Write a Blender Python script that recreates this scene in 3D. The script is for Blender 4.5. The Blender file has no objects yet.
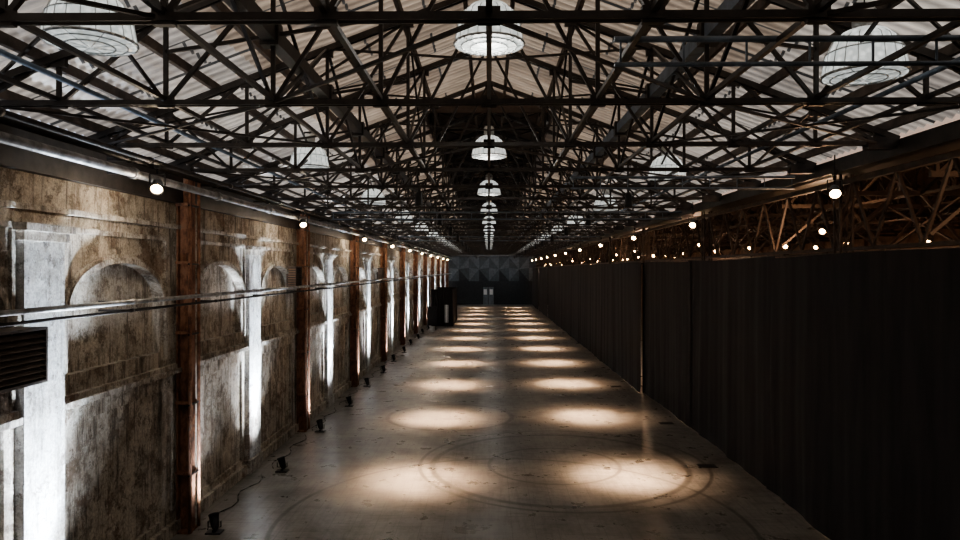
import bpy, math, random
from mathutils import Vector, Matrix
random.seed(7)
S = bpy.context.scene
COL = S.collection
try:
    S.view_settings.view_transform = 'AgX'
    S.view_settings.look = 'AgX - Medium High Contrast'
    S.view_settings.exposure = .45
except Exception: pass

# ------------------------------------------------------------------ materials
def newmat(name):
    m = bpy.data.materials.new(name); m.use_nodes = True
    nt = m.node_tree
    return m, nt, nt.nodes['Principled BSDF']
def N(nt, t, **kw):
    n = nt.nodes.new(t)
    for k, v in kw.items():
        setattr(n, k, v)
    return n
def coords(nt, scale=(1,1,1)):
    tc = N(nt, 'ShaderNodeTexCoord'); mp = N(nt, 'ShaderNodeMapping')
    mp.inputs['Scale'].default_value = scale
    nt.links.new(tc.outputs['Object'], mp.inputs['Vector'])
    return mp.outputs['Vector']
def noise(nt, vec, scale, detail=6, rough=.6, dist=0):
    n = N(nt, 'ShaderNodeTexNoise')
    n.inputs['Scale'].default_value = scale; n.inputs['Detail'].default_value = detail
    n.inputs['Roughness'].default_value = rough; n.inputs['Distortion'].default_value = dist
    nt.links.new(vec, n.inputs['Vector'])
    return n.outputs['Fac']
def ramp(nt, fac, stops):
    r = N(nt, 'ShaderNodeValToRGB'); cr = r.color_ramp
    while len(cr.elements) < len(stops): cr.elements.new(.5)
    for e, (p, c) in zip(cr.elements, stops):
        e.position = p; e.color = (c[0], c[1], c[2], 1) if hasattr(c, '__len__') else (c, c, c, 1)
    nt.links.new(fac, r.inputs['Fac'])
    return r.outputs['Color']
def mix(nt, fac, a, b, mode='MIX'):
    m = N(nt, 'ShaderNodeMix', data_type='RGBA', blend_type=mode)
    for sock, v in ((m.inputs['Factor'], fac), (m.inputs['A'], a), (m.inputs['B'], b)):
        if hasattr(v, 'is_linked'): nt.links.new(v, sock)
        elif hasattr(v, '__len__'): sock.default_value = (v[0], v[1], v[2], 1)
        else: sock.default_value = v
    return m.outputs['Result']
def bump(nt, bsdf, h, strength, dist=.05):
    b = N(nt, 'ShaderNodeBump'); b.inputs['Strength'].default_value = strength
    b.inputs['Distance'].default_value = dist
    nt.links.new(h, b.inputs['Height']); nt.links.new(b.outputs['Normal'], bsdf.inputs['Normal'])
def simple(name, c, rough=.6, metal=0, var=.25, scale=4, bmp=0.0):
    m, nt, b = newmat(name)
    v = coords(nt); f = noise(nt, v, scale)
    lo = [x*(1-var) for x in c]; hi = [min(1, x*(1+var)) for x in c]
    nt.links.new(ramp(nt, f, [(.35, lo), (.65, hi)]), b.inputs['Base Color'])
    b.inputs['Roughness'].default_value = rough; b.inputs['Metallic'].default_value = metal
    if bmp: bump(nt, b, noise(nt, v, scale*6), bmp, .02)
    return m
def emis(name, c, s):
    m, nt, b = newmat(name)
    b.inputs['Base Color'].default_value = (*c, 1)
    b.inputs['Emission Color'].default_value = (*c, 1)
    b.inputs['Emission Strength'].default_value = s
    return m

def plaster(name, light, mid, dark, stain=.55, bstr=.8, peel=.54, s0=.40, s1=.50):
    m, nt, b = newmat(name)
    v = coords(nt); vs = coords(nt, (2.4, 2.4, .22))
    base = ramp(nt, noise(nt, v, 1.3, 12, .78, .2), [(.34, dark), (.44, mid), (.53, light), (.72, mid)])
    # dark vertical soot runs and rusty dribbles
    streak = ramp(nt, noise(nt, vs, 2.6, 10, .8), [(s0, 0), (s1, 1)])
    rusty = ramp(nt, noise(nt, vs, 1.3, 5, .7), [(.48, (.07,.053,.042)), (.57, (.20,.105,.06))])
    c = mix(nt, streak, rusty, base)
    c = mix(nt, stain, base, c)
    # whitewash peeled away in ragged flakes, brick-brown substrate
    p1 = ramp(nt, noise(nt, v, 3.4, 15, .82, .15), [(peel, 0), (peel+.012, 1)])
    c = mix(nt, p1, c, mix(nt, .6, base, (.17, .115, .08)))
    p2 = ramp(nt, noise(nt, coords(nt, (1, 1, .6)), 7.5, 14, .85), [(.57, 0), (.585, 1)])
    c = mix(nt, p2, c, mix(nt, .5, c, (.08, .056, .042)))
    p3 = ramp(nt, noise(nt, v, .8, 14, .75, .3), [(.60, 0), (.615, 1)])
    c = mix(nt, p3, c, mix(nt, .55, c, (.23, .13, .08)))
    grime = ramp(nt, noise(nt, v, .45, 6, .65), [(.38, .6), (.6, 1.1)])
    c = mix(nt, .8, c, grime, 'MULTIPLY')
    fine = ramp(nt, noise(nt, v, 30, 6, .75), [(.35, .6), (.65, 1.15)])
    c = mix(nt, .9, c, fine, 'MULTIPLY')
    nt.links.new(c, b.inputs['Base Color']); b.inputs['Roughness'].default_value = .95
    b.inputs['Specular IOR Level'].default_value = .2
    h = mix(nt, .4, noise(nt, v, 11, 14, .8), mix(nt, .5, p1, p3))
    bump(nt, b, h, bstr, .10)
    return m
M_WALL = plaster('weathered_plaster', (.80,.73,.63), (.58,.50,.41), (.29,.23,.18), .75, .9)
M_STONE = plaster('stripped_stone', (.86,.84,.80), (.66,.62,.57), (.32,.29,.26), .45, 1.0, .56)
M_TRIM = plaster('trim_plaster', (.76,.70,.62), (.54,.48,.40), (.26,.21,.17), .65, .7)

def floor_mat():
    m, nt, b = newmat('worn_concrete')
    v = coords(nt)
    br = N(nt, 'ShaderNodeTexBrick'); br.offset = 0; br.squash = 1
    br.inputs['Scale'].default_value = 1; br.inputs['Brick Width'].default_value = .4
    br.inputs['Row Height'].default_value = .4; br.inputs['Mortar Size'].default_value = .008
    br.inputs['Color1'].default_value = (.225,.21,.19,1); br.inputs['Color2'].default_value = (.21,.195,.178,1)
    br.inputs['Mortar'].default_value = (.16,.15,.136,1)
    nt.links.new(v, br.inputs['Vector'])
    big = ramp(nt, noise(nt, v, .6, 10, .72, .6), [(.32, .42), (.48, .9), (.66, 1.3)])
    c = mix(nt, 1.0, br.outputs['Color'], big, 'MULTIPLY')
    sc = ramp(nt, noise(nt, coords(nt, (4, .4, 1)), 2.5, 9, .8), [(.47, 1), (.68, .5)])
    c = mix(nt, .8, c, sc, 'MULTIPLY')
    sc2 = ramp(nt, noise(nt, coords(nt, (.6, 3, 1)), 2.0, 9, .8, 1.0), [(.52, 1), (.6, .55), (.66, 1)])
    c = mix(nt, .8, c, sc2, 'MULTIPLY')
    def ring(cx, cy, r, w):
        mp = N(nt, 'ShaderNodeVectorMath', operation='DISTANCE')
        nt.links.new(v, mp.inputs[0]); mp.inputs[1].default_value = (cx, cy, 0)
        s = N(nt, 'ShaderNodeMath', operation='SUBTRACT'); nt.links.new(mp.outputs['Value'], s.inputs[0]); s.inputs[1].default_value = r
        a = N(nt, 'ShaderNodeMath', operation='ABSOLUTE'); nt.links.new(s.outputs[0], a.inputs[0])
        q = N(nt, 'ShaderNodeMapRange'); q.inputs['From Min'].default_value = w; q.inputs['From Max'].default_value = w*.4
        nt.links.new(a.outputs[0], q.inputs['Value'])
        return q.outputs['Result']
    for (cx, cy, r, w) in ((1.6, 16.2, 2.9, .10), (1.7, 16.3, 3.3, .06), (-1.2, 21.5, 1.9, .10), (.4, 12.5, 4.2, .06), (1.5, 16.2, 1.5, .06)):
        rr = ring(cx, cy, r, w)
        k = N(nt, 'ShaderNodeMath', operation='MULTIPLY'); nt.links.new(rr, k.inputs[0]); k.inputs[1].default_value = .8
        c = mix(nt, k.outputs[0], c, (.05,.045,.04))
    nt.links.new(c, b.inputs['Base Color'])
    rg = ramp(nt, noise(nt, v, 1.6, 8, .7), [(.3, .2), (.7, .5)])
    nt.links.new(rg, b.inputs['Roughness'])
    bump(nt, b, noise(nt, v, 14, 6), .12, .02)
    return m
M_FLOOR = floor_mat()

def roof_mat(name, a, bcol, trans=.35):
    m, nt, b = newmat(name)
    v = coords(nt)
    br = N(nt, 'ShaderNodeTexBrick'); br.inputs['Scale'].default_value = 1
    br.inputs['Brick Width'].default_value = 1.9; br.inputs['Row Height'].default_value = .95
    br.inputs['Mortar Size'].default_value = .02; br.inputs['Bias'].default_value = -.1
    br.inputs['Color1'].default_value = (*a, 1); br.inputs['Color2'].default_value = (*bcol, 1)
    br.inputs['Mortar'].default_value = (.05,.05,.05,1)
    nt.links.new(v, br.inputs['Vector'])
    d = ramp(nt, noise(nt, coords(nt, (.5, 2, 1)), 1.5, 8, .7), [(.3, .4), (.65, 1.1)])
    c = mix(nt, .9, br.outputs['Color'], d, 'MULTIPLY')
    nt.links.new(c, b.inputs['Base Color'])
    b.inputs['Roughness'].default_value = .6
    tr = N(nt, 'ShaderNodeBsdfTranslucent'); nt.links.new(c, tr.inputs['Color'])
    ms = N(nt, 'ShaderNodeMixShader'); ms.inputs[0].default_value = trans
    nt.links.new(b.outputs['BSDF'], ms.inputs[1]); nt.links.new(tr.outputs['BSDF'], ms.inputs[2])
    nt.links.new(ms.outputs[0], nt.nodes['Material Output'].inputs['Surface'])
    return m
M_ROOF = roof_mat('corrugated_sheet_brown', (.36,.295,.235), (.22,.175,.14))
M_ROOFL = roof_mat('corrugated_sheet_light', (.46,.425,.385), (.25,.23,.215), .36)
M_AROOF = simple('aisle_roof_boards', (.10,.065,.045), .8)
M_STEEL = simple('dark_painted_steel', (.030,.025,.022), .5, .3, .4, 6)
M_STEELB = simple('bluegrey_painted_steel', (.12,.15,.19), .45, .4, .3, 6)
M_DARK = simple('dark_monitor_boards', (.06,.042,.033), .8)
M_PURLIN = simple('aged_timber', (.075,.058,.048), .8, 0, .4, 5)
def rust():
    m, nt, b = newmat('rusty_steel')
    v = coords(nt, (1, 1, .5))
    c = ramp(nt, noise(nt, v, 6, 12, .75), [(.36, (.05,.03,.022)), (.47, (.17,.075,.042)), (.56, (.30,.15,.085)), (.66, (.20,.14,.11))])
    nt.links.new(c, b.inputs['Base Color']); b.inputs['Roughness'].default_value = .7; b.inputs['Metallic'].default_value = .2
    bump(nt, b, noise(nt, v, 30, 8, .7), .5, .02)
    return m
M_RUST = rust()
M_PIPE = simple('galvanised_pipe', (.26,.25,.24), .5, .7, .45, 5)
M_BROWN = simple('rust_brown_steel', (.062,.042,.030), .7, .1, .4, 5)
M_BRICK = simple('brown_aisle_wall', (.18,.11,.07), .85, 0, .5, 2, .3)
M_BLACK = simple('black_metal', (.015,.015,.016), .4, .4)
M_ALU = simple('spun_aluminium', (.55,.57,.58), .3, .8, .15)
def cloth():
    m, nt, b = newmat('black_drape_fabric')
    v = coords(nt, (3, 3, .35)); f = noise(nt, v, 2.0, 5, .6)
    nt.links.new(ramp(nt, f, [(.3, (.018,.0155,.0155)), (.7, (.029,.0255,.0255))]), b.inputs['Base Color'])
    b.inputs['Roughness'].default_value = 1
    b.inputs['Specular IOR Level'].default_value = .1
    b.inputs['Sheen Weight'].default_value = .06
    bump(nt, b, noise(nt, coords(nt), 60, 4), .08, .005)
    return m
M_CLOTH = cloth()
M_LENSC = emis('cool_lens', (.75,.88,1.0), 25)
M_LENSW = emis('warm_lens', (1.0,.66,.34), 30)
M_LENSO = emis('amber_lens', (1.0,.58,.26), 26)
M_LENSD = emis('pool_lens', (1.0,.86,.7), 2)
M_DOORL = simple('door_paint', (.10,.11,.12), .5)
def glassy(name, st):
    m, nt, b = newmat(name)
    b.inputs['Base Color'].default_value = (.62,.68,.68,1)
    b.inputs['Roughness'].default_value = .12
    w = N(nt, 'ShaderNodeTexVoronoi'); w.inputs['Scale'].default_value = 16
    tc = N(nt, 'ShaderNodeTexCoord'); nt.links.new(tc.outputs['Object'], w.inputs['Vector'])
    nt.links.new(ramp(nt, w.outputs['Distance'], [(.1, (.92,.95,.92)), (.6, (.45,.48,.47))]), b.inputs['Emission Color'])
    b.inputs['Emission Strength'].default_value = st
    return m
M_GLASS = glassy('prismatic_glass', .75); M_LENSG = glassy('prismatic_lens', .55)
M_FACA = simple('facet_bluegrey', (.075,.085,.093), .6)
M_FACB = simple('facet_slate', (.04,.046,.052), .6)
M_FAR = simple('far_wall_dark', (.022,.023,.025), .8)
M_WHITE = simple('white_board', (.7,.7,.7), .6, 0, .05)

# ------------------------------------------------------------------ mesh builder
class MB:
    def __init__(s): s.v=[]; s.f=[]; s.m=[]; s.mats=[]; s.sm=[]
    def mi(s, mat):
        if mat not in s.mats: s.mats.append(mat)
        return s.mats.index(mat)
    def face(s, pts, mat, smooth=False):
        i = len(s.v); s.v += [tuple(p) for p in pts]
        s.f.append(tuple(range(i, i+len(pts)))); s.m.append(s.mi(mat)); s.sm.append(smooth)
    def box(s, x0,x1,y0,y1,z0,z1, mat):
        i = len(s.v)
        s.v += [(x0,y0,z0),(x1,y0,z0),(x1,y1,z0),(x0,y1,z0),(x0,y0,z1),(x1,y0,z1),(x1,y1,z1),(x0,y1,z1)]
        for q in ((0,3,2,1),(4,5,6,7),(0,1,5,4),(1,2,6,5),(2,3,7,6),(3,0,4,7)):
            s.f.append(tuple(i+k for k in q)); s.m.append(s.mi(mat)); s.sm.append(False)
    def beam(s, p1, p2, w, h, mat):
        p1=Vector(p1); p2=Vector(p2); d=(p2-p1).normalized()
        up = Vector((0,0,1)) if abs(d.z)<.95 else Vector((0,1,0))
        a = d.cross(up).normalized(); b = a.cross(d).normalized()
        a*=w/2; b*=h/2; i=len(s.v)
        for p in (p1,p2):
            for sa,sb in ((-1,-1),(1,-1),(1,1),(-1,1)): s.v.append(tuple(p+a*sa+b*sb))
        for q in ((3,2,1,0),(4,5,6,7),(0,1,5,4),(1,2,6,5),(2,3,7,6),(3,0,4,7)):
            s.f.append(tuple(i+k for k in q)); s.m.append(s.mi(mat)); s.sm.append(False)
    def cyl(s, p1, p2, r1, mat, n=10, r2=None, capmat=None, caps=True):
        r2 = r1 if r2 is None else r2
        p1=Vector(p1); p2=Vector(p2); d=(p2-p1).normalized()
        up = Vector((0,0,1)) if abs(d.z)<.95 else Vector((0,1,0))
        a=d.cross(up).normalized(); b=a.cross(d).normalized(); i=len(s.v)
        for p,r in ((p1,r1),(p2,r2)):
            for k in range(n):
                t=2*math.pi*k/n; s.v.append(tuple(p+a*r*math.cos(t)+b*r*math.sin(t)))
        for k in range(n):
            s.f.append((i+k,i+(k+1)%n,i+n+(k+1)%n,i+n+k)); s.m.append(s.mi(mat)); s.sm.append(True)
        if caps:
            s.f.append(tuple(i+k for k in reversed(range(n)))); s.m.append(s.mi(mat)); s.sm.append(False)
            s.f.append(tuple(i+n+k for k in range(n))); s.m.append(s.mi(capmat or mat)); s.sm.append(False)
    def lathe(s, prof, mat, n=28, c=(0,0)):
        i=len(s.v)
        for r,z in prof:
            for k in range(n):
                t=2*math.pi*k/n; s.v.append((c[0]+r*math.cos(t),c[1]+r*math.sin(t),z))
        for j in range(len(prof)-1):
            for k in range(n):
                s.f.append((i+j*n+k,i+j*n+(k+1)%n,i+(j+1)*n+(k+1)%n,i+(j+1)*n+k)); s.m.append(s.mi(mat)); s.sm.append(True)
    def tube(s, pts, r, mat, n=6):
        for a,b in zip(pts[:-1], pts[1:]): s.cyl(a,b,r,mat,n)
    def mesh(s, name):
        me=bpy.data.meshes.new(name); me.from_pydata(s.v,[],s.f)
        for m in s.mats: me.materials.append(m)
        me.polygons.foreach_set('material_index', s.m); me.polygons.foreach_set('use_smooth', s.sm)
        me.update(); return me
    def obj(s, name, loc=(0,0,0)):
        o=bpy.data.objects.new(name, s.mesh(name)); o.location=loc; COL.objects.link(o); return o
def inst(me, name, loc, rot=(0,0,0)):
    o=bpy.data.objects.new(name, me); o.location=loc; o.rotation_euler=rot; COL.objects.link(o); return o

Y0, Y1 = -6.5, 91.0
CB = 4.53
CY = [CB-7.5+7.5*k for k in range(0, 13)]
CY = [y for y in CY if y < Y1-1]
TY = [4.93-2.5*3+2.5*k for k in range(0, 38)]
TY = [y for y in TY if y < Y1-.5]
ZC, ZR, HS = 6.28, 8.5, 5.75
def ztop(x): return 6.36+(ZR-6.36)*(1-abs(x)/HS)
MON0 = 16.2; MW = 1.5

# ------------------------------------------------------------------ floor
b=MB(); b.box(-5.9,16.3,Y0-.2,Y1+.2,-.2,0,M_FLOOR); b.obj('floor')

# ------------------------------------------------------------------ left wall
b=MB()
XB,XF=-5.52,-5.4
b.box(-5.95,XB,Y0,Y1,0,6.2,M_WALL)
def quadx(x,y0,y1,z0,z1,mat=M_WALL): b.face([(x,y0,z0),(x,y1,z0),(x,y1,z1),(x,y0,z1)],mat)
def archbay(yc):
    y0,y1=yc-1.875,yc+1.875; hw=1.25; zs,sp,cr=3.15,4.0,4.60; zt=5.2; zb=2.75
    quadx(XF,y0,yc-hw,zb,zt); quadx(XF,yc+hw,y1,zb,zt); quadx(XF,yc-hw,yc+hw,zb,zs)
    n=20; pts=[(yc-hw*math.cos(math.pi*k/n), sp+(cr-sp)*math.sin(math.pi*k/n)) for k in range(n+1)]
    for (a,za),(c,zc) in zip(pts[:-1],pts[1:]):
        b.face([(XF,a,za),(XF,c,zc),(XF,c,zt),(XF,a,zt)],M_WALL)
        b.face([(XB,a,za),(XB,c,zc),(XF,c,zc),(XF,a,za)],M_TRIM)
    for yy in (yc-hw,yc+hw): b.face([(XB,yy,zs),(XF,yy,zs),(XF,yy,sp),(XB,yy,sp)],M_TRIM)
    b.face([(XB,yc-hw,zs),(XB,yc+hw,zs),(XF,yc+hw,zs),(XF,yc-hw,zs)],M_TRIM)
    for (w0,w1,xp) in ((.0,.08,XF+.07),(.08,.13,XF+.04)):
        def P(k,w):
            t=math.pi*k/n; return (yc-(hw+w)*math.cos(t), sp+(cr-sp+w)*math.sin(t))
        for k in range(n):
            a0,a1,c0,c1=P(k,w0),P(k+1,w0),P(k,w1),P(k+1,w1)
            b.face([(xp,*a0),(xp,*a1),(xp,*c1),(xp,*c0)],M_TRIM)
            b.face([(XF,*c0),(xp,*c0),(xp,*c1),(XF,*c1)],M_TRIM)
            b.face([(XF,*a0),(XF,*a1),(xp,*a1),(xp,*a0)],M_TRIM)
    for sgn in (-1,1):
        ya=yc+sgn*hw; b.box(XF,XF+.08,min(ya,ya+sgn*.25),max(ya,ya+sgn*.25),sp-.10,sp,M_TRIM)
    hw2=1.32; z0,z1=.35,2.5
    quadx(XF,y0,yc-hw2,0,zb); quadx(XF,yc+hw2,y1,0,zb)
    quadx(XF,yc-hw2,yc+hw2,0,z0); quadx(XF,yc-hw2,yc+hw2,z1,zb)
    xr=XB+.07
    quadx(xr,yc-hw2,yc+hw2,z0,z1)
    for yy in (yc-hw2,yc+hw2): b.face([(xr,yy,z0),(XF,yy,z0),(XF,yy,z1),(xr,yy,z1)],M_TRIM)
    for zz in (z0,z1): b.face([(xr,yc-hw2,zz),(xr,yc+hw2,zz),(XF,yc+hw2,zz),(XF,yc-hw2,zz)],M_TRIM)
    b.box(XF,XF+.04,yc-1.42,yc+1.42,4.98,5.05,M_TRIM)
    for sgn in (-1,1): b.box(XF,XF+.04,yc+sgn*1.42-.03,yc+sgn*1.42+.03,3.0,5.05,M_TRIM)
yc=CB-7.5-1.875
while yc < Y1-1: archbay(yc); yc+=3.75
b.box(XF-.1,XF+.10,Y0,Y1,2.74,2.82,M_TRIM); b.box(XF-.1,XF+.07,Y0,Y1,2.82,2.90,M_TRIM)
b.box(XF-.1,XF+.08,Y0,Y1,5.2,5.27,M_TRIM); b.box(XB,XF,Y0,Y1,5.27,5.64,M_WALL)
b.box(XB,XF+.12,Y0,Y1,5.64,6.2,M_STEEL)
b.box(XF,XF+.08,Y0,Y1,0,.22,M_TRIM)
PY=[y+3.75 for y in CY if y+3.75<Y1-1]
for y in PY:
    b.box(XF-.05,XF+.11,y-.38,y+.38,0,4.95,M_STONE)
    b.box(XF-.05,XF+.20,y-.47,y+.47,4.95,5.04,M_TRIM)
    b.box(XF-.05,XF+.15,y-.43,y+.43,4.84,4.95,M_TRIM)
    b.box(XF-.05,XF+.15,y-.43,y+.43,0,.3,M_STONE)
b.obj('wall_left')

cb=MB()
for dx in (-.10,.10): cb.box(dx-.012,dx+.012,-.12,.12,0,6.2,M_RUST)
cb.box(-.1,.1,-.012,.012,0,6.2,M_RUST)
cb.box(-.14,.14,-.18,.18,0,.03,M_RUST)
for z in (1,2.2,3.4,4.6,5.6): cb.box(-.12,.13,-.14,.14,z,z+.05,M_RUST)
cb.cyl((.15,-.18,.02),(.15,-.18,6.1),.035,M_RUST,8); cb.cyl((.15,.18,.02),(.15,.18,6.1),.03,M_RUST,8)
for z in (1,2.2,3.4,4.6,5.6): cb.beam((.15,-.23,z),(.15,.23,z),.03,.03,M_BLACK)
cm=cb.mesh('steel_column')
for y in CY: inst(cm,'steel_column',(-5.24,y,0))

def pipe_run(name,x,z,r,mat,y0=Y0+.1,y1=Y1-.3,joint=3.0,br=None):
    p=MB(); p.cyl((x,y0,z),(x,y1,z),r,mat,10)
    y=y0+1
    while y<y1:
        p.cyl((x,y,z),(x,y+.08,z),r*1.35,mat,10)
        if br: p.beam((x,y,z),(br,y,z),.03,.03,M_STEEL)
        y+=joint
    return p.obj(name)
pipe_run('wall_pipe',-4.93,4.06,.033,M_PIPE,br=-5.39)
pipe_run('wall_pipe',-4.95,3.94,.02,M_STEEL,br=-5.39)
pipe_run('service_duct',-4.93,5.84,.06,M_PIPE,br=-5.27)
pipe_run('service_duct',-4.97,6.04,.045,M_STEEL,br=-5.27)
pipe_run('service_duct',-4.7,6.02,.035,M_STEEL,br=-5.27)

cbm=MB()
for i,y in enumerate(CY+PY):
    pts=[(-4.95+.1*math.sin(j*1.3+i), y+j*.3, .012) for j in range(12)]
    cbm.tube(pts,.009,M_BLACK,5)
cbm.obj('floor_cable')

def vent(name,y,z,w,h,d):
    v=MB(); x0=0
    v.box(x0,x0+.03,-w/2,w/2,-h/2,h/2,M_BLACK)
    v.box(x0,d,-w/2,w/2,h/2-.03,h/2,M_PURLIN); v.box(x0,d,-w/2,w/2,-h/2,-h/2+.03,M_PURLIN)
    for s in (-1,1): v.box(x0,d,s*(w/2)-.015,s*(w/2)+.015,-h/2,h/2,M_PURLIN)
    n=int(h/.07)
    for i in range(n):
        zz=-h/2+.06+i*(h-.1)/n
        v.face([(d,-w/2,zz),(d,w/2,zz),(d-.08,w/2,zz+.05),(d-.08,-w/2,zz+.05)],M_PURLIN)
        v.beam((0.05,-w/2-.018,zz+.02),(d,-w/2-.018,zz+.02),.012,.02,M_BRICK)
    v.obj(name,(-5.4,y,z))
vent('louvred_vent',7.4,3.55,.85,.62,.42)
vent('louvred_vent',18.9,4.3,.6,.6,.25)
vent('louvred_vent',33.9,4.3,.6,.6,.25)

# ------------------------------------------------------------------ ceiling (corrugated)
b=MB()
def corr(xa,xb,y0,y1,amp,per,mat,zf,off=.1):
    n=int((y1-y0)/per*4); i=len(b.v)
    for k in range(n+1):
        y=y0+(y1-y0)*k/n; w=amp*math.sin(2*math.pi*(y)/per)
        for x in (xa,xb): b.v.append((x,y,zf(x)+off+w))
    for k in range(n):
        b.f.append((i+2*k,i+2*k+1,i+2*k+3,i+2*k+2)); b.m.append(b.mi(mat)); b.sm.append(True)
zf=lambda x: ztop(x)+.12
for xa,xb,mm in ((-6,-3.4,M_ROOFL),(-3.4,-MW,M_ROOF),(MW,3.6,M_ROOF),(3.6,6,M_ROOFL)): corr(xa,xb,Y0,Y1,.03,.20,mm,zf)
corr(-MW,0,Y0,MON0,.03,.20,M_ROOF,zf); corr(0,MW,Y0,MON0,.03,.20,M_ROOF,zf)
zm=ztop(MW)+.2
for s in (-1,1):
    b.box(s*MW-.03,s*MW+.03,MON0,Y1,zm-.05,zm+.95,M_DARK)
    b.face([(s*(MW+.2),MON0,zm+.9),(s*(MW+.2),Y1,zm+.9),(0,Y1,zm+1.5),(0,MON0,zm+1.5)],M_DARK)
b.face([(-MW,MON0,ztop(MW)+.2),(MW,MON0,ztop(MW)+.2),(MW,MON0,zm+.95),(0,MON0,zm+1.5),(-MW,MON0,zm+.95)],M_DARK)
b.obj('ceiling')

# ------------------------------------------------------------------ trusses
def truss_mesh():
    t=MB(); m=M_STEEL
    for oy in (-.04,.04):
        t.beam((-HS,oy,ZC),(HS,oy,ZC),.022,.055,m)
        for s in (-1,1): t.beam((s*HS,oy,ztop(HS)-.02),(0,oy,ZR),.025,.08,m)
    xs=[0,1.15,2.3,3.45,4.6,5.5]
    for s in (-1,1):
        for i,x in enumerate(xs):
            if i or s==1: t.beam((s*x,0,ZC),(s*x,0,ztop(x)),.045,.035,m)
            t.box(s*x-.08,s*x+.08,-.03,.03,ZC-.05,ZC+.07,m)
            t.box(s*x-.08,s*x+.08,-.03,.03,ztop(x)-.12,ztop(x)+.02,m)
        for x0,x1 in zip(xs[:-1],xs[1:]):
            t.beam((s*x0,0,ztop(x0)),(s*x1,0,ZC),.04,.04,m)
        t.beam((s*2.3,0,ZC),(s*1.15,0,ztop(1.15)),.035,.035,m)
        t.beam((s*1.15,0,(ZC+ztop(1.15))/2),(s*3.45,0,(ZC+ztop(1.15))/2-.35),.035,.035,m)
        t.beam((0,0,ZC+1.2),(s*2.3,0,ztop(2.3)),.03,.03,m)
        t.box(s*5.5-.2,s*5.5+.2,-.08,.08,6.2,6.36,m)
    return t.mesh('roof_truss')
tm=truss_mesh()
for y in TY: inst(tm,'roof_truss',(0,y,0))
t=MB()
for s in (-1,1):
    t.beam((s*(MW-.05),0,zm-.2),(s*(MW-.05),0,zm+.93),.06,.06,M_STEEL)
    t.beam((s*(MW+.1),0,zm+.88),(0,0,zm+1.42),.06,.06,M_STEEL)
    t.beam((s*(MW-.05),0,zm+.85),(0,0,ZR),.04,.04,M_STEEL)
t.beam((0,0,ZR),(0,0,zm+1.42),.06,.06,M_STEEL); t.beam((-MW,0,zm+.85),(MW,0,zm+.85),.04,.05,M_STEEL)
lm=t.mesh('lantern_frame')
for y in TY:
    if y>MON0: inst(lm,'lantern_frame',(0,y,0))
b=MB()
for x in (.35,1.25,2.15,3.05,3.95,4.85,5.6):
    for s in (-1,1): b.beam((s*x,Y0+.1,ztop(x)+.11),(s*x,Y1-.1,ztop(x)+.11),.06,.12,M_PURLIN)
b.obj('roof_purlins')
b=MB()
for x in (0,1.15,2.3,3.45,4.6):
    for s in ((1,) if x==0 else (-1,1)):
        b.beam((s*x,TY[0],ZC+.04),(s*x,TY[-1],ZC+.04),.045,.045,M_STEEL)
        for i,(ya,yb) in enumerate(zip(TY[:-1],TY[1:])):
            if x in (1.15,3.45,4.6):
                if (i+int(x))%3==0: b.beam((s*x,ya,ZC),(s*x,yb,ztop(x)),.03,.03,M_STEEL); b.beam((s*x,yb,ZC),(s*x,ya,ztop(x)),.03,.03,M_STEEL)
            else:
                b.beam((s*x,ya,ZC),(s*x,yb,ztop(x)),.035,.035,M_STEEL)
                b.beam((s*x,yb,ZC),(s*x,ya,ztop(x)),.035,.035,M_STEEL)
for i,(ya,yb) in enumerate(zip(TY[:-1],TY[1:])):
    for s in (-1,1):
        if i%2==0:
            b.beam((s*2.3,ya,ZC),(s*5.5,yb,ZC),.03,.03,M_STEEL)
            b.beam((s*5.5,ya,ZC),(s*2.3,yb,ZC),.03,.03,M_STEEL)
        else:
            b.beam((0,ya,ZC),(s*2.3,yb,ZC),.03,.03,M_STEEL)
        if i%2==1:
            b.beam((s*1.2,ya,ztop(1.2)-.05),(s*5.4,yb,ztop(5.4)-.05),.03,.03,M_STEEL)
            b.beam((s*5.4,ya,ztop(5.4)-.05),(s*1.2,yb,ztop(1.2)-.05),.03,.03,M_STEEL)
b.obj('roof_bracing')
for s in (-1,1):
    g=MB(); x=s*2.32; z=7.0
    g.beam((x,TY[0],z),(x,TY[-1],z),.14,.16,M_STEEL if s<0 else M_STEELB)
    for y in TY: g.box(x-.1,x+.1,y-.08,y+.08,z-.12,z+.12,M_STEEL)
    g.obj('longitudinal_girder')
for s in (-1,1):
    g=MB(); x=s*4.3
    g.cyl((x,TY[0],6.42),(x,TY[-1],6.42),.03,M_STEELB,8)
    g.obj('lighting_rail')
for (y,x0,x1,z) in ((5.6,1.0,5.6,6.34),(12.9,1.5,5.6,6.2),(20.4,-4.6,5.6,6.18),(35.4,-4.6,5.6,6.18)):
    g=MB(); g.cyl((x0,y,z),(x1,y,z),.026,M_STEELB,8); g.cyl((x0,y,z-.2),(x1,y,z-.2),.02,M_STEELB,8)
    n=int((x1-x0)/.5)
    for i in range(n+1):
        x=x0+.05+(x1-x0-.1)*i/n; g.beam((x,y,z),(x,y,z-.2),.015,.015,M_STEELB)
    g.obj('lighting_bar')

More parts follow.
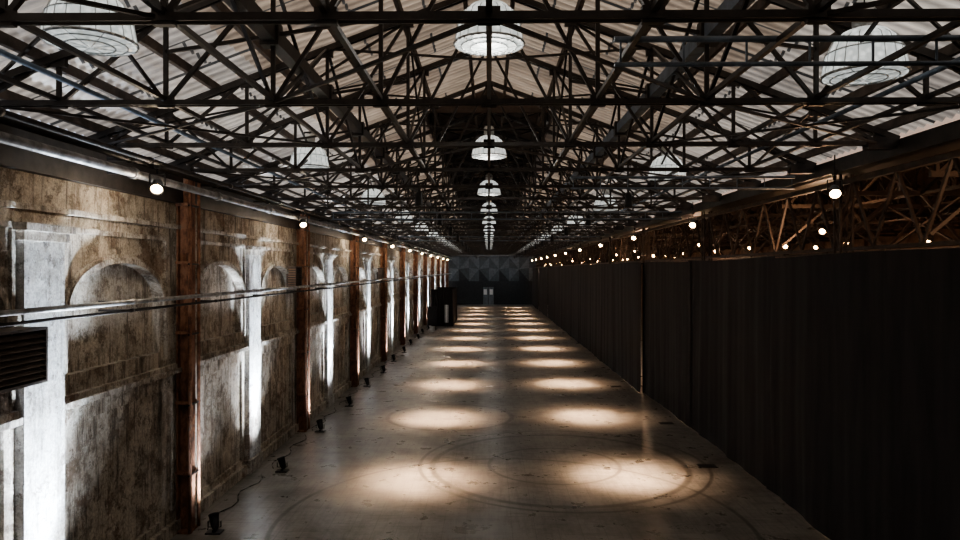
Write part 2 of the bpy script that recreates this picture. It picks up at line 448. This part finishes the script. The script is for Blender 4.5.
# ------------------------------------------------------------------ high-bay lamps
l=MB()
l.lathe([(.0,.62),(.09,.62),(.11,.59),(.11,.46),(.08,.43),(.12,.42)],M_ALU,20)
l.lathe([(.12,.42),(.20,.39),(.28,.31),(.335,.19),(.362,.07),(.375,-.01),(.37,-.03),(.35,-.03)],M_GLASS,32)
l.lathe([(.35,-.03),(.28,-.045),(.15,-.055),(0.001,-.06)],M_LENSG,32)
for k in range(20):
    a=2*math.pi*k/20; c,s_=math.cos(a),math.sin(a)
    for (r0,z0),(r1,z1) in (((.125,.425),(.287,.315)),((.287,.315),(.342,.19)),((.342,.19),(.378,-.01))):
        l.beam((r0*c,r0*s_,z0),(r1*c,r1*s_,z1),.007,.007,M_ALU)
for rr,zz in ((.378,-.02),(.2,-.06),(.30,-.045),(.345,.19)):
    l.tube([(rr*math.cos(2*math.pi*k/24),rr*math.sin(2*math.pi*k/24),zz) for k in range(25)],.007 if rr<.37 else .014,M_ALU,6)
for k in range(8):
    a=2*math.pi*k/8; l.beam((.03*math.cos(a),.03*math.sin(a),-.068),(.37*math.cos(a),.37*math.sin(a),-.035),.006,.006,M_ALU)
l.cyl((0,0,.61),(0,0,.66),.015,M_BLACK,8)
l.beam((-.1,0,.66),(.1,0,.66),.04,.03,M_BLACK)
LM=l.mesh('high_bay_lamp')
def hang(x,y,z):
    o=inst(LM,'high_bay_lamp',(x,y,z))
    if ztop(x)-z>.68:
        r=MB(); r.cyl((0,0,.66),(0,0,ztop(x)+.05-z),.008,M_BLACK,6); ro=r.obj('suspension_rod'); ro.parent=o
    return o
def light(kind,name,loc,energy,color,parent=None,**kw):
    d=bpy.data.lights.new(name,kind); d.energy=energy; d.color=color
    for k,v in kw.items(): setattr(d,k,v)
    o=bpy.data.objects.new(name,d); o.location=loc; COL.objects.link(o)
    return o
for k in range(-1,11):
    y=7.6+7.5*k
    hang(0,y,6.97); hang(-3.5,y-1.5,6.52); hang(3.62,y-.8,6.40)
    light('POINT','high_bay_light',(0,y,6.78),24,(1,.95,.88),shadow_soft_size=.25)

# ------------------------------------------------------------------ spot fixtures
def par_mesh(name,lens,L=.24,r=.085):
    p=MB()
    p.lathe([(0.001,L*.6),(r*.5,L*.6),(r*.8,L*.35),(r*.9,0),(r,-L*.4),(r*1.08,-L*.42),(r*1.08,-L*.5),(r*.92,-L*.5),(r*.9,-L*.38)],M_BLACK,16)
    p.lathe([(r*.9,-L*.38),(0.001,-L*.40)],lens,16)
    return p.mesh(name)
def yoke_mesh(r=.11,h=.16):
    p=MB()
    for s in (-1,1): p.box(s*r-.006,s*r+.006,-.015,.015,0,h,M_BLACK)
    p.box(-r,r,-.015,.015,h,h+.012,M_BLACK)
    p.cyl((0,0,h),(0,0,h+.1),.015,M_BLACK,8)
    p.box(-.03,.03,-.035,.035,h+.08,h+.16,M_BLACK)
    return p.mesh('yoke')
YM=yoke_mesh()
PC=par_mesh('can_cool',M_LENSC); PW=par_mesh('can_warm',M_LENSW); PA=par_mesh('can_amber',M_LENSO,.2,.065); PD=par_mesh('can_pool',M_LENSD,.3,.09)
def fixture(name,mesh,loc,aim,floor=False,drop=None):
    e=bpy.data.objects.new(name,None); e.empty_display_size=.1; e.location=loc; COL.objects.link(e)
    c=bpy.data.objects.new('lamp_can',mesh); COL.objects.link(c); c.parent=e
    d=(Vector(aim)-Vector(loc)).normalized()
    c.rotation_euler=d.to_track_quat('-Z','Y').to_euler()
    y=bpy.data.objects.new('yoke',YM); COL.objects.link(y); y.parent=e
    if floor:
        y.rotation_euler=(math.pi,0,0); y.scale=(1,1,.6)
        p=MB(); p.box(-.13,.13,-.1,.1,-loc[2]+.002,-loc[2]+.025,M_BLACK)
        o=p.obj('base_plate'); o.parent=e
    elif drop and drop-loc[2]>.31:
        p=MB(); p.cyl((0,0,.3),(0,0,drop-loc[2]),.012,M_BLACK,6); o=p.obj('drop_rod'); o.parent=e
    return e,d
def spot(loc,d,energy,color,ang,blend,name='spot',off=.2,soft=.05):
    o=light('SPOT',name,Vector(loc)+d*off,energy,color,spot_size=math.radians(ang),spot_blend=blend,shadow_soft_size=soft)
    o.rotation_euler=d.to_track_quat('-Z','Y').to_euler(); return o
y=15.0
while y<88:
    for x,dy in ((-1.5,0),(3.05,.35)):
        loc=(x,y+dy,6.02); fx,d=fixture('downlight_spotlight',PD,loc,(x,y+dy,0))
        spot(loc,d,11500,(1,.68,.43),27,1.0,'pool_light',soft=.4)
        spot(loc,d,1700,(1,.66,.42),46,1.0,'pool_spill',soft=.4)
    y+=6.2
for y in PY:
    if y<0: continue
    loc=(-4.62,y-.2,.2); fx,d=fixture('floor_uplight',PC,loc,(-5.29,y+.02,2.4),floor=True)
    spot(loc,d,5400,(.70,.84,1),42,1.0,'pilaster_uplight',.16,soft=.12)
    spot(loc,d,480,(.85,.91,1),95,1.0,'pilaster_spill',.16,soft=.12)
for y in CY:
    if y<0: continue
    loc=(-4.7,y-.1,.2); fx,d=fixture('floor_uplight',PC,loc,(-5.3,y+.8,1.8),floor=True)
    spot(loc,d,340,(.85,.91,1),85,1.0,'column_uplight',.16,soft=.12)
for i,y in enumerate([2.4,9.9,17.7,26.4,34,41.5,49,56.5,64,71.5,79]):
    loc=(-4.72,y,5.70); fx,d=fixture('eave_floodlight',PW,loc,(-4.2,y-1.4,4.7))
    light('POINT','flood_glow',(-4.6,y-.3,5.4),30,(1,.85,.66),shadow_soft_size=.08)
for i,y in enumerate([3.2,10.7,18.1,25.4,32.9,40.4,47.9,55.4,63,70,78,85]):
    loc=(5.25,y,5.7); fx,d=fixture('hanging_spotlight',PW,loc,(4.6,y-1.6,4.7),drop=6.25)
random.seed(3)
for k in range(44):
    yy=9+k*1.85; x=random.choice((6.9,7.7,8.8,10.2)); z=random.uniform(5.05,5.5)
    loc=(x,yy,z); fx,d=fixture('aisle_spotlight',PA,loc,(x-1.2,yy-1.6,z-.75),drop=5.82)
    if k%3==0: light('POINT','aisle_glow',(x-.3,yy-.4,z-.25),75,(1,.62,.38),shadow_soft_size=.1)

# ------------------------------------------------------------------ right side
b=MB(); b.box(5.76,6.3,Y0,Y1-.2,6.12,6.34,M_STEEL)
b.beam((6.0,Y0,5.98),(6.0,Y1-.3,5.98),.1,.08,M_BROWN); b.beam((6.0,Y0,4.85),(6.0,Y1-.3,4.85),.08,.06,M_BROWN)
y=Y0
while y<Y1-1.8:
    b.beam((6.0,y,4.85),(6.0,y+.62,5.98),.04,.04,M_BROWN); b.beam((6.0,y+.62,5.98),(6.0,y+1.25,4.85),.04,.04,M_BROWN); y+=1.25
b.obj('lattice_girder')
cb=MB()
for dx in (-.1,.1):
    for dy in (-.1,.1): cb.box(dx-.02,dx+.02,dy-.02,dy+.02,0,6.12,M_BROWN)
for i in range(15):
    z=i*.4
    for q in (-.1,.1):
        cb.beam((-.1,q,z),(.1,q,z+.4),.015,.03,M_BROWN); cb.beam((q,-.1,z),(q,.1,z+.4),.015,.03,M_BROWN)
cb.box(-.18,.18,-.18,.18,0,.03,M_BROWN)
lcm=cb.mesh('lattice_column')
for y in CY: inst(lcm,'lattice_column',(6.05,y,0))
t=MB(); A0,A1,AM=6.2,15.84,11.0
def za(x): return 6.3+1.9*(1-abs(x-AM)/4.95)
t.beam((A0,0,5.85),(A1,0,5.85),.06,.08,M_BROWN)
t.beam((A0,0,6.3),(AM,0,8.2),.06,.09,M_BROWN); t.beam((AM,0,8.2),(A1,0,6.3),.06,.09,M_BROWN)
xs=[A0+.1+.96*i for i in range(11)]
for i,x in enumerate(xs[:-1]):
    t.beam((x,0,5.85),(x,0,za(x)),.045,.045,M_BROWN)
    x2=xs[i+1]
    t.beam((x,0,za(x) if i%2 else 5.85),(x2,0,5.85 if i%2 else za(x2)),.045,.045,M_BROWN)
t.beam((A0,0,5.0),(7.2,0,5.85),.05,.05,M_BROWN)
t.beam((8.4,0,4.9),(7.6,0,5.85),.045,.045,M_BROWN); t.beam((8.4,0,4.9),(9.2,0,5.85),.045,.045,M_BROWN)
am=t.mesh('aisle_truss')
for y in TY: inst(am,'aisle_truss',(0,y,0))
b=MB()
b.beam((8.4,TY[0],4.9),(8.4,TY[-1],4.9),.06,.06,M_BROWN)
for x in (7.6,9.2,11,13):
    b.beam((x,TY[0],5.85),(x,TY[-1],5.85),.05,.05,M_BROWN)
for ya,yb in zip(TY[:-1],TY[1:]):
    for x in (7.6,11):
        b.beam((x,ya,5.85),(x,yb,za(x)),.04,.04,M_BROWN); b.beam((x,yb,5.85),(x,ya,za(x)),.04,.04,M_BROWN)
    b.beam((8.4,ya,4.9),(8.4,yb,5.85),.04,.04,M_BROWN); b.beam((8.4,yb,4.9),(8.4,ya,5.85),.04,.04,M_BROWN)
b.obj('aisle_bracing')
b=MB()
b.face([(6.0,Y0,6.42),(6.0,Y1,6.42),(AM,Y1,8.32),(AM,Y0,8.32)],M_AROOF)
b.face([(16.2,Y0,6.36),(16.2,Y1,6.36),(AM,Y1,8.32),(AM,Y0,8.32)],M_AROOF)
b.obj('ceiling_aisle')
b=MB(); b.box(16.0,16.3,Y0,Y1,0,6.5,M_BRICK)
y=0
while y<Y1: b.box(15.86,16,y-.2,y+.2,0,6.2,M_BRICK); y+=3.75
b.obj('wall_right')
b=MB(); b.box(-5.95,16.3,Y0-.2,Y0,0,10.3,M_FAR); b.obj('wall_back')

# ------------------------------------------------------------------ drapes (gathered cloth with soft uneven folds)
def drape(y0,y1,x,top,seed):
    rnd=random.Random(seed); d=MB(); n=int((y1-y0)/.03); rows=10
    ph=[rnd.uniform(0,6.28) for _ in range(6)]
    for k in range(n+1):
        u=y0+(y1-y0)*k/n
        for r in range(rows+1):
            t=r/rows; z=.015+(top-.015)*t
            wander=.9*math.sin(t*2.2+ph[4]+u*.35)
            big=max(0,math.sin(u*2.3+ph[0]+wander+1.3*math.sin(u*.9+ph[1])))**2
            w=.035*big+.010*math.sin(u*6.3+ph[2]+wander+1.8*math.sin(u*1.3))+.003*math.sin(u*17+ph[3]+t)
            w*=(1.15-.75*t)
            d.v.append((x-w+.02*math.sin(u*1.1+ph[5]),u,z+(.02*math.sin(u*.8+ph[1]) if r==rows else 0)))
    for k in range(n):
        for r in range(rows):
            i=k*(rows+1)+r
            d.f.append((i,i+rows+1,i+rows+2,i+1)); d.m.append(d.mi(M_CLOTH)); d.sm.append(True)
    d.cyl((x+.08,y0,top-.05),(x+.08,y1,top-.05),.025,M_BLACK,8)
    yy=y0+.2
    while yy<y1:
        d.beam((x+.13,yy,0),(x+.13,yy,top-.04),.04,.04,M_BLACK); yy+=2.9
    return d.obj('black_drape')
i=0; edges=[-6.3,2.5,8.3,14.1,19.9,25.7]
for a,c in zip(edges[:-1],edges[1:]):
    drape(a,c+.35,5.71+(.04 if i%2 else 0),4.76,i); i+=1
drape(25.5,31.5,5.52,4.78,i); i+=1
y=31.2
while y<88:
    drape(y,min(y+5.8,89)+.35,5.52+(.04 if i%2 else 0),4.78,i); y+=5.8; i+=1

# ------------------------------------------------------------------ far end
b=MB(); b.box(-5.95,16.3,Y1,Y1+.25,0,10.3,M_FAR); b.obj('wall_far')
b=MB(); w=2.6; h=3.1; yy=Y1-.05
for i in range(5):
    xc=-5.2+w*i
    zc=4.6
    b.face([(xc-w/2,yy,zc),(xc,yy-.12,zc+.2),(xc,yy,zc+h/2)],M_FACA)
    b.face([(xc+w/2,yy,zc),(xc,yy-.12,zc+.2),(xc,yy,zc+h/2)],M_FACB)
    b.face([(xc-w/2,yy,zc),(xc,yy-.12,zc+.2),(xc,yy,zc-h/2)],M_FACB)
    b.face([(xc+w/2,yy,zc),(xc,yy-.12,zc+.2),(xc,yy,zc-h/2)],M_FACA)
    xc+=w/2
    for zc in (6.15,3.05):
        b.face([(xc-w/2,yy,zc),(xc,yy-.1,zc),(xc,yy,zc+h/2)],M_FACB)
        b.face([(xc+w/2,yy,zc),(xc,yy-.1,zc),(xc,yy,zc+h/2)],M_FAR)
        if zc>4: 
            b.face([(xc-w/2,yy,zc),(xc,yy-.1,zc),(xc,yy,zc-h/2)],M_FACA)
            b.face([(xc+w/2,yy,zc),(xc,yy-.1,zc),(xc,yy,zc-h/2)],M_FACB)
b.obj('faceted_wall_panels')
b=MB()
b.box(-.85,.65,Y1-.2,Y1-.16,0,2.3,M_DOORL)
for x in (-.9,.62): b.box(x,x+.12,Y1-.28,Y1-.14,0,2.4,M_BLACK)
b.box(-.9,.74,Y1-.28,Y1-.14,2.3,2.42,M_BLACK); b.box(-.13,-.07,Y1-.24,Y1-.2,0,2.3,M_BLACK)
for x in (-.7,.08): b.box(x,x+.42,Y1-.215,Y1-.2,1.3,2.0,M_WHITE)
b.obj('door_1')
light('AREA','far_wall_wash',(0,Y1-7,5.9),90,(.8,.9,1),shape='RECTANGLE',size=8,size_y=.4).rotation_euler=(math.radians(75),0,0)

b=MB()
def fold(p0,p1,top):
    n=60
    for k in range(n):
        def P(q):
            t=q/n; x=p0[0]+(p1[0]-p0[0])*t; y=p0[1]+(p1[1]-p0[1])*t; w=.03*math.sin(q*1.3)
            return (x+(w if abs(p1[0]-p0[0])<.5 else 0),y+(w if abs(p1[0]-p0[0])>=.5 else 0))
        a,c=P(k),P(k+1)
        b.face([(*a,.01),(*c,.01),(*c,top),(*a,top)],M_CLOTH,True)
fold((-4.6,56),(-2.9,56),2.95); fold((-2.9,56),(-2.9,63),2.95); fold((-4.6,63),(-2.9,63),2.95)
for x,y in ((-4.6,56),(-2.9,56),(-2.9,63)): b.cyl((x,y,0),(x,y,2.97),.03,M_BLACK,8)
b.obj('black_drape_booth')
def stand(mat,loc,w):
    b=MB(); b.box(-w,w,-.02,.02,.35,1.75,mat)
    for x in (-w+.05,w-.05): b.beam((x,0,0),(x,0,1.8),.04,.04,M_BLACK); b.beam((x,-.3,.02),(x,.3,.02),.04,.04,M_BLACK)
    b.obj('sign_stand',loc)
stand(M_WHITE,(-3.35,55.2,0),.14); stand(M_BLACK,(-4.3,52.5,0),.35)
b=MB()
for (x,y) in ((4.8,16),(5.0,20.5),(4.7,27)): b.box(x,x+.4,y,y+.25,0.001,.012,M_BLACK)
b.obj('floor_cover_plate')

# ------------------------------------------------------------------ daylight, world, camera
sun=light('SUN','sun',(0,0,30),13.5,(1,.95,.88),angle=math.radians(3))
sun.rotation_euler=(math.radians(50),math.radians(-6),0)
w=bpy.data.worlds.new('world'); S.world=w; w.use_nodes=True
w.node_tree.nodes['Background'].inputs['Color'].default_value=(.80,.86,1,1)
w.node_tree.nodes['Background'].inputs['Strength'].default_value=.6
cam=bpy.data.cameras.new('camera'); cam.lens=26.25; cam.sensor_width=36; cam.clip_end=300
co=bpy.data.objects.new('camera',cam); COL.objects.link(co)
co.location=(0,0,4.5); co.rotation_euler=(math.radians(90),0,math.radians(.74))
S.camera=co
